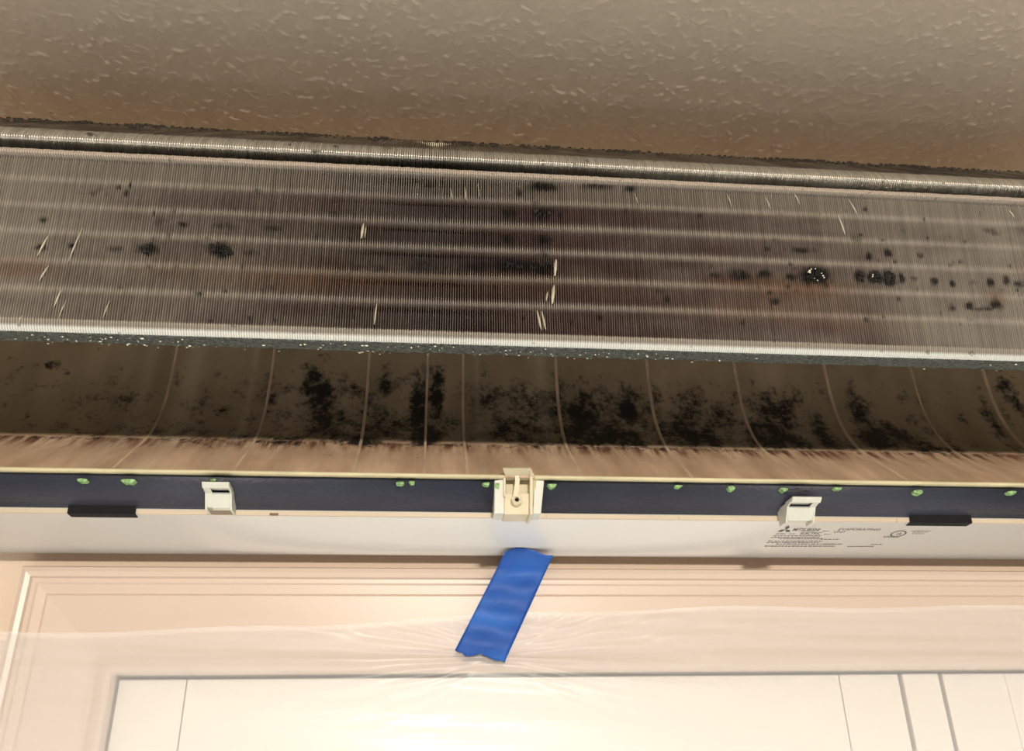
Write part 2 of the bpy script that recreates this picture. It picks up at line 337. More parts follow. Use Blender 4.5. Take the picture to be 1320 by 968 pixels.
def fins(name, prof, n, colf, wide, mat, inward, thick=.00062, bend=True):
    if isinstance(n, int): P, s = resample(prof, n)
    else:
        A_ = np.array(prof); d_ = np.r_[0, np.cumsum(np.hypot(*np.diff(A_, axis=0).T))]; s = np.array(n); P = np.stack([np.interp(s, d_, A_[:, 0]), np.interp(s, d_, A_[:, 1])], 1); n = len(s)
    K = int((X1-X0-.03)/PITCH); xs = X0+.015+np.arange(K)*PITCH
    xs = xs+np.convolve(NR.randn(K+20), np.ones(21)/21, 'valid')*.00012
    t = np.interp(s, *zip(*wide))*PITCH if wide else np.full(n, thick)
    Xc = np.repeat(xs[:, None], n, 1)
    if bend:   # locally combed-over fins
        for q in range(26):
            c = R.uniform(X0, X1); w = R.uniform(.001, .004); sc = R.uniform(s_top0-.02, s_top0-.002); Xc += R.choice((-1, 1))*.0006*np.exp(-((Xc-c)/w)**2-((s[None]-sc)/.006)**2)
        Xc += (fbm(Xc*25, s[None]*20+Xc*0, 71)-.5)*.0009
    T = np.repeat(t[None], K, 0); iy, iz = inward
    Yc = np.repeat(P[None, :, 0], K, 0); Zc = np.repeat(P[None, :, 1], K, 0)
    jit = (NR.rand(K, 1)-.5)*.0005
    V = np.stack([np.stack([Xc-T/2, Yc+iy, Zc+iz], -1), np.stack([Xc-T/2, Yc+jit, Zc], -1), np.stack([Xc+T/2, Yc+jit, Zc], -1), np.stack([Xc+T/2, Yc+iy, Zc+iz], -1)], 2)  # K,n,4,3
    idx = np.arange(K*n*4).reshape(K, n, 4); Fq = []
    for j in range(3):
        Fq.append(np.stack([idx[:, :-1, j], idx[:, :-1, j+1], idx[:, 1:, j+1], idx[:, 1:, j]], -1).reshape(-1, 4))
    Fq = np.concatenate(Fq); me = bpy.data.meshes.new(name); V = V.reshape(-1, 3).astype(np.float32)
    me.vertices.add(len(V)); me.vertices.foreach_set('co', V.ravel()); me.loops.add(Fq.size); me.loops.foreach_set('vertex_index', Fq.ravel().astype(np.int32))
    me.polygons.add(len(Fq)); me.polygons.foreach_set('loop_start', np.arange(0, Fq.size, 4).astype(np.int32)); me.polygons.foreach_set('loop_total', np.full(len(Fq), 4, np.int32)); me.update()
    c = colf(Xc, np.repeat(s[None], K, 0)); setcol(me, np.repeat(c[:, :, None], 4, 2).reshape(-1, 3))
    o = link(name, me, mat, AC); o['kind'] = 'stuff'; return o
wl = [(0, .90), (s_bot1-.001, .90), (s_bot1+.0012, .32), (s_top0-.0015, .32), (s_top0, .88), (1, .88)]
ss_ = np.r_[np.linspace(0, s_bot1+.0012, 14), np.linspace(s_bot1+.002, s_top0-.0016, 66), np.linspace(s_top0-.0008, arc_of(low, 222.5)+.004, 12)]
fins('lower_coil_fins', low, ss_, col_low, wl, M['fin'], (.0075, .0009))
upp = smooth(upp[:-1], 2)+[upp[-1]]
Lu = arc_of(upp, 197.5)
fins('upper_coil_fins', upp, np.r_[np.linspace(0, Lu+.003, 26), np.linspace(Lu+.006, Lu+.1, 14)], col_upp, [(0, .7), (Lu*.5, .80), (Lu, .80), (Lu+.01, .5), (1, .5)], M['finclean'], (.0060, -.0045), bend=False)
# coil cores and tubes behind the fins
def core(name, prof, off, th):
    P = [(a+off[0], b+off[1]) for a, b in prof]; Q = [(a+off[0]+th[0], b+off[1]+th[1]) for a, b in prof][::-1]
    return prism(name, P+Q, X0+.012, X1-.012, M['darkcore'], AC)
zb, zt = low[1][1], low[5][1]
prism('coil_core', [(-.2000, zb+.003), (-.2175, zt-.004), (-.200, zt), (-.186, zb+.004)], X0+.012, X1-.012, M['darkcore'], AC)
pr = [( -.2185+.0055, zat(218, -.2225)+.004), (-.2215, zat(206, -.2298)), (-.143, upp[-1][1]-.006), (-.135, upp[-1][1]-.022), (-.200, upp[0][1]+.002)]
prism('coil_core', pr, X0+.012, X1-.012, M['darkcore'], AC)
allb = [bands[0]+.020]+[(bands[i]+bands[i+1])/2 for i in range(4)]+[bands[4]-.018]
for b in bands:
    P, s = resample(low, 200); i = int(np.argmin(abs(s-b))); tube('coil_tube', X0+.01, X1-.01, P[i, 0]+.0062, P[i, 1]+.0007, .0034, M['copper'], AC)
# corroded underside edge of the coil
nx = 900; V = []; Fs = []; rows = 7
za = low[1][1]
ga = [(-.2072, za+.0012), (-.2066, za-.0004), (-.203, za+.0001), (-.199, za+.0006), (-.195, za+.0010), (-.1915, za+.0012), (-.190, za+.004)]
xs_ = np.linspace(X0+.013, X1-.013, nx)
for j, (a, b) in enumerate(ga):
    nn = fbm(xs_*420, np.full(nx, j*1.7), 60); n3 = fbm(xs_*60, np.full(nx, j*.6), 61)
    amp = .0016 if 0 < j < 6 else 0
    for i in range(nx): V.append((xs_[i], a+(nn[i]-.5)*.0006, b-(nn[i]-.45)*amp*(.6+n3[i])))
for j in range(rows-1):
    for i in range(nx-1): Fs.append((j*nx+i, j*nx+i+1, (j+1)*nx+i+1, (j+1)*nx+i))
tag(link('fin_underside', mesh('fin_underside', V, Fs), M['edge'], AC), 'rough green-grey corroded underside edge of the coil')
bm = bmesh.new()
for i in range(150):
    x = float(R.choice([R.uniform(-.3, .42), R.gauss(-.2, .04), R.gauss(.05, .07)])); y = R.uniform(-.205, -.192); z = za-R.uniform(.0004, .0014); r = R.uniform(.0002, .0006)
    bmesh.ops.create_icosphere(bm, subdivisions=1, radius=r, matrix=Matrix.Translation((x, y, z)) @ Matrix.Diagonal((R.uniform(1, 2.4), 1, 1, 1)))
me = bpy.data.meshes.new('pale_debris'); bm.to_mesh(me); bm.free(); o = link('pale_debris', me, M['speck'], AC); o['kind'] = 'stuff'
# bent bright fins
def bent(px, py, h, lean, w=.0009, n=1):
    q = on_profile(px, py, low); P, s = resample(low, 300)
    V = []; Fs = []
    for k in range(9):
        u = k/8-.5; sk = q[1]+u*h*.00058; i = int(np.clip(np.searchsorted(s, sk), 0, 299)); off = .0012*math.cos(u*math.pi)
        x = q[0]+lean*.00053*u; ww = w*(.35+.65*math.cos(u*math.pi))
        V += [(x-ww, P[i, 0]+.0002, P[i, 1]), (x, P[i, 0]-off, P[i, 1]-off*.4), (x+ww, P[i, 0]-.0001, P[i, 1])]
    for k in range(8):
        for j in range(2): Fs.append((k*3+j, k*3+j+1, k*3+j+4, k*3+j+3))
    link('bent_fin', mesh('bent_fin', V, Fs, True), M['bright'], AC)
for a in [(467,298,20,2,.0010),(471,299,16,1,.0005),(716,345,22,2,.0011),(713,380,24,3,.0012),(705,382,12,2,.0006),(695,413,24,-5,.0008),(701,414,24,-5,.0007),(55,317,26,8,.0008),(97,316,44,10,.0005),(56,353,20,8,.0007),(74,385,22,5,.0007),
          (484,405,26,2,.0006),(137,399,22,5,.0004),(1085,290,28,-6,.0006),(1100,268,24,-10,.0004),(1027,256,16,-6,.0004),(990,262,16,-5,.0004),(1304,276,12,-7,.0005),(940,258,18,-5,.0003),(80,400,24,6,.0003),(600,249,18,-2,.0004),(582,250,16,-3,.0003),(617,245,18,-2,.0003),(26,412,10,4,.0004),(820,256,14,-4,.0003)]: bent(*a)
# mould clumps standing on the fins
def clump(px, py, rx, ry, mat, white=0, n=40, nm='mould_clump', prof=low):
    q = on_profile(px, py, prof); P, s = resample(prof, 300); bm = bmesh.new(); wb = bmesh.new()
    for i in range(n+white):
        a = R.uniform(0, 2*math.pi); r = math.sqrt(R.random()); x = q[0]+rx*.00053*r*math.cos(a); sk = q[1]+ry*.00056*r*math.sin(a); j = int(np.clip(np.searchsorted(s, sk), 0, 299))
        rad = R.uniform(.0006, .0017); t = bm; off = -.0002
        if i >= n: rad = R.uniform(.0003, .0007)*(1.5 if i % 5 == 0 else 1); t = wb; off = -.0016; x = q[0]+(x-q[0])*.8
        bmesh.ops.create_icosphere(t, subdivisions=1, radius=rad, matrix=Matrix.Translation((x, P[j, 0]+off, P[j, 1])) @ Matrix.Diagonal((R.uniform(.7, 1.2), .8, R.uniform(.7, 1.3), 1)))
    me = bpy.data.meshes.new(nm); bm.to_mesh(me); o = link(nm, me, mat, AC); tag(o, 'dark lump of mould caught on the fins')
    if white:
        me = bpy.data.meshes.new('white_spores'); wb.to_mesh(me); c = link('white_spores', me, M['speck'], o); c['kind'] = 'stuff'
    bm.free(); wb.free(); return o
clump(1052, 355, 15, 9, M['mold'], 11, 46)
clump(1109, 357, 6, 7, M['moldgrey'], 0, 14); clump(1129, 358, 8, 9, M['moldgrey'], 2, 26); clump(1147, 359, 8, 9, M['moldgrey'], 0, 26)
clump(190, 320, 8, 6, M['moldgrey'], 0, 10); clump(276, 320, 6, 7, M['moldgrey'], 0, 10); clump(292, 323, 9, 7, M['mold'], 0, 12)
clump(660, 342, 14, 6, M['mold'], 0, 10); clump(697, 343, 12, 7, M['mold'], 0, 10); clump(698, 275, 12, 5, M['moldgrey'], 0, 8)
# fuzzy dust along the top of the upper slab
bm = bmesh.new()
for i in range(900):
    x = R.uniform(X0+.02, X1-.02); den = vnoise(np.array([x*70.]), np.array([3.]), 8)[0]
    if R.random() > .25+den: continue
    dy = R.random()**2*.03; sl = (upp[-1][1]-upp[-2][1])/(upp[-1][0]-upp[-2][0])
    bmesh.ops.create_icosphere(bm, subdivisions=1, radius=R.uniform(.0004, .0012)*(.4+1.2*den), matrix=Matrix.Translation((x, -.150-dy, upp[-1][1]-dy*sl+.0001)) @ Matrix.Diagonal((1.6, 1, .9, 1)))
me = bpy.data.meshes.new('dust_fuzz'); bm.to_mesh(me); bm.free(); o = link('dust_fuzz', me, M['dust'], AC); o['kind'] = 'stuff'

# --- scroll casing (the hollow behind the blower)
scr = smooth([(-.120, zat(613, -.120)), (-.100, zat(598, -.100)), (-.078, zat(585, -.078)), (-.058, zat(572, -.058)), (-.040, zat(548, -.040)), (-.030, zat(515, -.030)), (-.027, zat(470, -.027)), (-.026, 2.36), (-.030, 2.44)], 2)
nx, ns_ = 760, 110; P, s = resample(scr, ns_); P = np.array(P)
gx = np.linspace(X0+.004, X1-.004, nx); GX, GS = np.meshgrid(gx, s, indexing='ij')
V = np.stack([GX, np.repeat(P[None, :, 0], nx, 0), np.repeat(P[None, :, 1], nx, 0)], -1).reshape(-1, 3)
idx = np.arange(nx*ns_).reshape(nx, ns_); Fq = np.stack([idx[:-1, :-1], idx[:-1, 1:], idx[1:, 1:], idx[1:, :-1]], -1).reshape(-1, 4)
me = mesh('scroll_casing', V, Fq, True)
den = np.zeros_like(GX); wipe = np.zeros_like(GX)
for px, py, rx, ry, k in [(410,505,32,36,1),(425,540,34,26,.8),(300,505,18,14,.5),(290,525,14,12,.5),(120,560,80,12,.35),(60,550,60,16,.2),(205,550,60,18,.4),(250,570,60,8,.45),(540,520,16,44,1.25),(562,510,16,44,1.1),(495,500,14,30,.7),(500,545,34,20,.8),(548,560,20,18,1),
        (625,520,22,26,.6),(660,545,40,22,.7),(690,510,16,14,.5),(755,540,34,30,1.1),(800,530,36,28,1),(780,560,60,16,.9),(870,545,24,24,.8),(905,560,30,18,.8),(935,545,20,24,.8),(920,520,16,10,.5),(990,555,44,26,.9),(1010,535,30,24,.9),
        (1060,555,20,26,.7),(1110,535,26,32,.8),(1140,560,44,18,1),(1100,510,18,14,.6),(1190,550,34,22,.5),(1240,540,16,14,.6),(1210,580,30,6,.5),(1280,545,14,36,.7),(1295,495,18,26,.9),(1310,520,16,24,.8),(1165,520,14,14,.5),(350,570,50,8,.6),(460,570,40,10,.6),
        (700,570,50,10,.5),(30,470,10,8,.3),(65,472,12,9,.9),(45,472,6,6,.6),(88,480,4,3,.9),(127,449,3,3,.9),(405,480,8,20,.6),(20,585,30,6,.4),(620,470,40,6,.2)]:
    q = on_profile(px, py, scr)
    if q is None: continue
    q2 = on_profile(px, py+ry, scr) or (q[0], q[1]-.01); q3 = on_profile(px, py-ry, scr) or (q[0], q[1]+.01); ry_ = max(abs(q3[1]-q2[1])/2, .002)
    den = np.maximum(den, k*np.exp(-(((GX-q[0])/(rx*.00062))**2+((GS-q[1])/ry_)**2)))
s_sh = on_profile(660, 573, scr)[1]; s_lip = on_profile(660, 602, scr)[1]; s_top = on_profile(660, 470, scr)[1]
col = fbm(GX*70, GS*3, 15); den = den*(.65+.8*col)
row = np.exp(-((GS-(s_sh+.010))/.016)**2)*np.clip((GX+.28)/.15, .3, 1); den = np.clip(den+row*.42*(.4+col), 0, 1.1)
s_up = on_profile(660, 505, scr)[1]
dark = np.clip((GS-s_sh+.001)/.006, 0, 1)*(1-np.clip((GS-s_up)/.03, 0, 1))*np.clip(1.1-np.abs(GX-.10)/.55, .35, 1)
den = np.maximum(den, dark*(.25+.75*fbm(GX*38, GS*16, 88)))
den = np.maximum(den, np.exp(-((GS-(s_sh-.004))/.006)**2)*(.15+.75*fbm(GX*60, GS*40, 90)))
film = np.clip((GS-s_sh+.003)/.010, 0, 1)*(.55+.45*fbm(GX*24, GS*12, 57))  # olive tone over the upper curve, varied by noise
den *= np.clip((GS-s_lip*.55)/.012, 0, 1)*np.clip((GS-s_sh*.72)/.01, .45, 1)
smear_ = np.exp(-((GS-(s_sh-.004))/.016)**2)*1.15*np.clip(.3+fbm(GX*120, GS*6, 19)*1.6, 0, 1)+.15
for px, w in [(320,8),(700,12),(615,8),(240,20),(180,14)]:
    q = on_profile(px, 520, scr); wipe = np.maximum(wipe, .30*np.exp(-((GX-q[0])/(w*.0004))**2))
smear_ = np.where(GS > s_sh, 0, smear_)-film  # film: the olive tone over the upper curve, stored as negative values
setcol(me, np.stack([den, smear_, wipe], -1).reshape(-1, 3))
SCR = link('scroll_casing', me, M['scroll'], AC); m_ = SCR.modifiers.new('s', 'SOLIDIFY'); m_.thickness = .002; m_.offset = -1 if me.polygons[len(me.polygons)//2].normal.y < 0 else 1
tag(SCR, 'curved inner casing streaked with black mould')
# raised ribs following the curve
def rib(px, w=.0013, h=.0011, py=480):
    q = on_profile(px, py, scr); n = 70; i0 = 6; V = []; Fs = []; PP, ss = resample(scr, n)
    for i in range(n):
        t = PP[min(i+1, n-1)]-PP[max(i-1, 0)]; t = t/np.linalg.norm(t); nrmv = (-t[1], t[0])
        if nrmv[0] > 0: nrmv = (t[1], -t[0])
        f = min(1, i/12); y, z = PP[i]; hh = h*f
        V += [(q[0]-w, y, z), (q[0]-w*.5, y+nrmv[0]*hh, z+nrmv[1]*hh), (q[0]+w*.5, y+nrmv[0]*hh, z+nrmv[1]*hh), (q[0]+w, y, z)]
    for i in range(n-1):
        for j in range(3): Fs.append((i*4+j, i*4+j+1, i*4+j+5, i*4+j+4))
    link('rib', mesh('rib', V, Fs, True), M['rib'], SCR)
M['rib'] = simple('rib_plastic', (226, 198, 166), .5, nscale=120, namt=.18, stretch=(1, .3, .3))
for px, w in [(222, .0012), (350, .0012), (475, .0013), (551, .0011), (597, .0012), (717, .0014), (835, .0014), (948, .0014), (1064, .0015), (1175, .001), (1268, .0018)]: rib(px, w)
# top and back of the chassis, end plates
prism('top_plate', [(-.030, 2.438), (-.030, 2.442), (-.128, 2.440), (-.128, 2.436)], X0, X1, M['cream'], AC)
prism('back_plate', [(-.020, 2.12), (-.020, 2.442), (-.003, 2.442), (-.003, 2.12)], X0, X1, M['cream'], AC)
endp = [(-.003, 2.121), (-.09, 2.128), (-.122, 2.146), (-.206, 2.206), (-.2300, 2.332), (-.2305, 2.345), (-.150, 2.424), (-.12, 2.442), (-.003, 2.442)]
for a, b in ((X0-.012, X0), (X1, X1+.012)): prism('end_plate', endp, a, b, M['cream'], AC, bev=.001)
# lip of the casing
zl = zat(613, -.120)
lipp = [(-.1185, zl+.0008), (-.1205, zl+.0005), (-.1212, zl-.0004), (-.1208, zl-.0016), (-.1195, zl-.0021), (-.112, zl-.0008)]
LX0 = float(aty(650, 615, -.12)[0]); LX1 = float(aty(689, 615, -.12)[0])
prism('casing_lip', lipp, LX1, X1, M['lip'], AC, bev=.0003)
LIP = prism('casing_lip', lipp, X0, LX0, M['lip'], AC, bev=.0003)
# foam strips under the lip, left and right of the screw boss
f_y0, f_z0 = -.113, zat(619, -.113); 
def foam_poly(): 
    top = [(-.1135, zat(612, -.1135)), (-.1140, zat(622, -.1140)), (-.1125, zat(630, -.1125)), (-.109, zat(640, -.109)), (-.1035, zat(650, -.1035)), (-.096, zat(658, -.096)), (-.094, zat(663, -.094))]
    return smooth(top, 1)+[(-.06, top[-1][1]), (-.06, top[0][1]+.01)]
xa = float(aty(637, 640, -.11)[0]); xb = float(aty(699, 640, -.11)[0])
for a, b in ((X0, xa), (xb, X1)):
    o = prism('foam_strip', foam_poly(), a, b, M['foam'], AC, smf=True)
# --- underside panel with its upturned front ridge
yf = -.094
zr0, zr1, zr2 = zat(668, yf), zat(662, yf), zat(657.5, yf+.001)
und = [(-.008, 2.1300), (-.009, 2.1190), (-.012, 2.1150), (-.018, 2.1142), (-.030, 2.1148), (-.05, 2.1172), (-.075, 2.1208), (-.088, zr0-.0006), (-.0925, zr0+.0001)]
und = smooth(und, 2)
PANEL = prism('underside_panel', und+[(-.0925, zr0+.004), (-.04, zr0+.006), (-.008, 2.134)], X0-.012, X1+.012, M['plastic'], AC, smf=True)
RIDGE = prism('front_ridge', [(-.0925, zr0+.0002), (yf, zr0+.0003), (yf-.0006, zr1), (-.0925, zr1+.0004)], X0-.012, X1+.012, M['ridge'], AC)
prism('ridge_top', [(yf-.0008, zr1+.0001), (yf-.0004, zr2), (-.0925, zr2+.0003), (-.088, zr1)], X0-.012, X1+.012, M['clipwhite'], AC, bev=.0002)
for px in (444, 705, 875, 1155):
    p = aty(px, 665, yf); box('ridge_joint', p[0]-.0003, p[0]+.0003, yf-.0010, yf, zr0-.0002, zr1-.0003, M['ridge'], AC)
p = aty(353, 666, yf); box('ridge_scuff', p[0]-.003, p[0]+.003, yf-.0008, yf, zr0+.0001, zr0+.0016, M['scuff'], AC)
# black pads lapped over the ridge
for (pa, pb) in ((88, 175), (1170, 1248)):
    def pp(px, py, Y): return tuple(aty(px, py, Y))
    x0 = aty(pa, 662, yf)[0]; x1 = aty(pb, 662, yf)[0]
    prism('black_pad', [(yf-.0026, zr0-.0007), (yf-.0030, zr2+.0014), (-.086, zr2+.004), (-.080, zr0+.0006), (-.089, zr0-.0010)], x0, x1, M['pad'], AC, bev=.0004)
# --- white catches standing in front of the foam
def catch(pl, pr, lean):
    yT, yK, yB = -.1270, -.1150, -.1085
    zT, zK, zB = zat(628.5 if lean < 0 else 637, yT), zat(640.5 if lean < 0 else 649, yK), zat(658 if lean < 0 else 666, yB)
    xl = float(aty(pl, 650, yK)[0]); xr = float(aty(pr, 650, yK)[0]); w = .0014
    r = bpy.data.objects.new('catch', None)
    bm = bmesh.new()
    def pz(poly, a, b):
        n = len(poly); va = [bm.verts.new((a, y, z)) for y, z in poly]; vb = [bm.verts.new((b, y, z)) for y, z in poly]
        bm.faces.new(va[::-1]); bm.faces.new(vb)
        for i in range(n): bm.faces.new((va[i], va[(i+1) % n], vb[(i+1) % n], vb[i]))
    side = [(yT, zT), (yK, zK), (yB, zB-.002), (yB+.012, zB-.002), (yB+.012, zT)]
    pz(side, xl, xl+w); pz(side, xr-w, xr)
    pz([(yT, zT+.0012), (yT, zT), (yT+.014, zT-.0005), (yT+.014, zT+.001)], xl, xr)
    pz([(yT, zT), (yT+.0035, zT-.0024), (yT+.0045, zT-.0016), (yT+.001, zT+.0006)], xl, xr)
    if lean < 0: pz([(yT+.002, zT-.0012), (yK-.0001, zK), (yB-.0001, zB), (yB+.004, zB), (yK+.004, zK)], xl, xl+.005)
    else: pz([(yT+.002, zT-.0012), (yK-.0001, zK), (yB-.0001, zB), (yB+.004, zB), (yK+.004, zK)], xr-.005, xr)
    bmesh.ops.recalc_face_normals(bm, faces=bm.faces)
    me = bpy.data.meshes.new('catch'); bm.to_mesh(me); bm.free(); o = link('catch', me, M['clipwhite'], AC)
    m = o.modifiers.new('b', 'BEVEL'); m.width = .0002; m.segments = 1
    tag(o, 'white plastic catch with a sloping ramp')
    ramp_ = prism('ramp', [(yK+.0006, zK+.0006), (yB-.0015, zB-.001), (yB+.004, zB-.001), (yK+.004, zK+.0006)], xl+.005 if lean < 0 else xl+w, xr-w if lean < 0 else xr-.005, M['clipwhite'], o)
    prism('back_wall', [(yB+.006, zT), (yB+.006, zB), (yB+.008, zB), (yB+.008, zT)], xl+w, xr-w, M['cream'], o)
catch(262, 297, -1); catch(1014, 1051, 1)
# --- screw boss in the middle
def P3(px, py, Y): return aty(px, py, Y)
bm = bmesh.new()
def quadprism(bm, pts, Y0, Y1):
    """front outline given in picture points at depth Y0, drawn back to Y1"""
    fr = [tuple(map(float, P3(a, b, Y0))) for a, b in pts]; n = len(fr); va = [bm.verts.new(p) for p in fr]; vb = [bm.verts.new((p[0], Y1, p[2])) for p in fr]
    bm.faces.new(va); bm.faces.new(vb[::-1])
    for i in range(n): bm.faces.new((va[i], va[(i+1) % n], vb[(i+1) % n], vb[i]))
quadprism(bm, [(650, 663), (650, 636), (686, 636), (686, 663)], -.1140, -.095)      # lower block
quadprism(bm, [(683, 663), (683, 612), (687, 612), (687, 663)], -.1200, -.095)      # right cheek
quadprism(bm, [(649, 640), (649, 612), (652, 612), (652, 640)], -.1190, -.095)      # left cheek
quadprism(bm, [(652, 637), (652, 612), (684, 612), (684, 637)], -.1080, -.095)      # recessed back
bmesh.ops.recalc_face_normals(bm, faces=bm.faces)
me = bpy.data.meshes.new('screw_boss'); bm.to_mesh(me); bm.free(); BOSS = link('screw_boss', me, M['cream'], AC)
m = BOSS.modifiers.new('b', 'BEVEL'); m.width = .0004; m.segments = 2
tag(BOSS, 'cream screw boss with a round hole')
p1 = P3(648, 603.5, -.130); p2 = P3(684, 603.5, -.130); q1 = P3(653, 619, -.114); q2 = P3(682, 619, -.114)
V = [p1, p2, q2, q1]; V = [tuple(v) for v in V]+[(v[0], v[1]+.003, v[2]+.0018) for v in V]
link('hood', fix(mesh('hood', V, [(0,1,2,3),(7,6,5,4),(0,4,5,1),(1,5,6,2),(2,6,7,3),(3,7,4,0)])), M['cream'], BOSS)
V = [tuple(P3(684, 603.5, -.130)), tuple(P3(691, 617, -.118)), tuple(P3(689, 663, -.1135)), tuple(P3(682, 622, -.114))]
V += [(v[0]+.0008, v[1]+.002, v[2]) for v in V]
link('side_web', fix(mesh('side_web', V, [(0,1,2,3),(7,6,5,4),(0,4,5,1),(1,5,6,2),(2,6,7,3),(3,7,4,0)])), M['cream'], BOSS)
bm = bmesh.new(); quadprism(bm, [(664, 612), (668, 612), (670, 618), (668, 640), (661, 640), (664, 622)], -.1200, -.105); bmesh.ops.recalc_face_normals(bm, faces=bm.faces)
me = bpy.data.meshes.new('web'); bm.to_mesh(me); bm.free(); link('web', me, M['cream'], BOSS)
c = P3(666.5, 643.5, -.119)
bm = bmesh.new(); n = 28; rings = [(.0040, .006), (.0040, 0), (.0037, -.0004), (.0030, -.0004), (.0016, .0003), (.0014, .005)]; rv = []
for r, dy in rings: rv.append([bm.verts.new((c[0]+r*math.cos(a*2*math.pi/n), c[1]+dy, c[2]+r*math.sin(a*2*math.pi/n))) for a in range(n)])
for A_, B_ in zip(rv[:-1], rv[1:]):
    for i in range(n): bm.faces.new((A_[i], A_[(i+1) % n], B_[(i+1) % n], B_[i]))
bmesh.ops.recalc_face_normals(bm, faces=bm.faces); me = bpy.data.meshes.new('ring'); bm.to_mesh(me); bm.free(); link('ring', me, M['cream'], BOSS)
bm = bmesh.new(); bmesh.ops.create_circle(bm, cap_ends=True, radius=.0015, segments=20, matrix=Matrix.Translation((c[0], c[1]+.003, c[2])) @ Matrix.Rotation(math.pi/2, 4, 'X'))
me = bpy.data.meshes.new('hole'); bm.to_mesh(me); bm.free(); link('hole', me, M['pad'], BOSS)
for pts in ([(637, 662), (637.5, 619), (650, 617), (650, 662)], [(697.5, 662), (701.5, 619), (689, 617), (687, 662)]):
    bm = bmesh.new(); quadprism(bm, pts, -.1165, -.1); bmesh.ops.recalc_face_normals(bm, faces=bm.faces)
    me = bpy.data.meshes.new('flange'); bm.to_mesh(me); bm.free(); o = link('flange', me, M['clipwhite'], BOSS); m = o.modifiers.new('b', 'BEVEL'); m.width = .0005; m.segments = 2
# --- green dabs squeezed out under the lip
for px, py, w, h in [(106, 618, 14, 5), (165, 619, 19, 6), (275, 618, 9, 4), (516, 622, 12, 5), (531, 621, 8, 4), (627, 623, 10, 5), (641, 625, 8, 9), (712, 625, 14, 6), (875, 626, 12, 4), (943, 628, 11, 7), (1011, 630, 12, 6), (1081, 629, 13, 4), (1184, 633, 16, 7), (1305, 634, 16, 5)]:
    bm = bmesh.new(); c = P3(px, py, -.1175); n = 12; sx = w*.00029; sz = h*.00034
    fr = []
    for i in range(n):
        a = i*2*math.pi/n; k = R.uniform(.75, 1.1); zz = math.sin(a)*sz*k
        if zz > 0: zz *= .5
        fr.append((c[0]+math.cos(a)*sx*(1.0 if zz > 0 else .85)*k, c[1], c[2]+zz))
    va = [bm.verts.new(p) for p in fr]; vb = [bm.verts.new((p[0], -.112, p[2])) for p in fr]; vc = bm.verts.new((c[0], c[1]-.0008, c[2]))
    for i in range(n): bm.faces.new((va[i], va[(i+1) % n], vc)); bm.faces.new((va[i], vb[i], vb[(i+1) % n], va[(i+1) % n]))
    bmesh.ops.recalc_face_normals(bm, faces=bm.faces); me = bpy.data.meshes.new('sealant_dab'); bm.to_mesh(me); bm.free(); link('sealant_dab', me, M['green'], AC)
# --- rating print on the underside
UND = und
def on_und(px, py):
    q = on_profile(px, py, UND); P, s = resample(UND, 400); i = int(np.argmin(abs(s-q[1]))); j = min(i+1, 399); t = P[j]-P[j-1]; t /= np.linalg.norm(t)
    return Vector((q[0], P[i, 0], P[i, 1])), Vector((0, t[0], t[1]))
LABEL = bpy.data.objects.new('rating_print', None); COL.objects.link(LABEL); LABEL.parent = AC; tag(LABEL, 'grey printed rating text with a three-diamond mark')
def text(body, px, py, wpx, hpx, mat, bold=True):
    """word whose baseline starts at a picture point; letters lie flat on the panel"""
    o3, up = on_und(px, py); e, _ = on_und(px+wpx, py); up3, _ = on_und(px, py-hpx)
    cu = bpy.data.curves.new('t', 'FONT'); cu.body = body; cu.size = 1; cu.offset = .012 if bold else 0; tmp = bpy.data.objects.new('t', cu); COL.objects.link(tmp)
    dg = bpy.context.evaluated_depsgraph_get(); me = bpy.data.meshes.new_from_object(tmp.evaluated_get(dg)); bpy.data.objects.remove(tmp)
    bb = [v.co for v in me.vertices]; x0 = min(v.x for v in bb); x1 = max(v.x for v in bb); y1 = max(v.y for v in bb)
    H = abs(up3.y-o3.y)
    nrm_ = Vector((0, -up.z, up.y)); nrm_ = -nrm_ if nrm_.z > 0 else nrm_
    for v in me.vertices:
        a = (v.co.x-x0)/(x1-x0)*(e.x-o3.x); b = v.co.y/y1*H; v.co = o3+Vector((a, 0, 0))+up*b+nrm_*.00015
    return link('print_word', me, mat, LABEL)
text('MITSUBISHI', 1021, 684.2, 34, 3.8, M['ink']); text('ELECTRIC', 1031, 688.4, 26, 3.0, M['ink'])
text('EVAPORATING', 1080, 683.4, 54, 3.0, M['ink'], False); text('UNIT', 1074, 686.6, 15, 2.6, M['ink'], False)
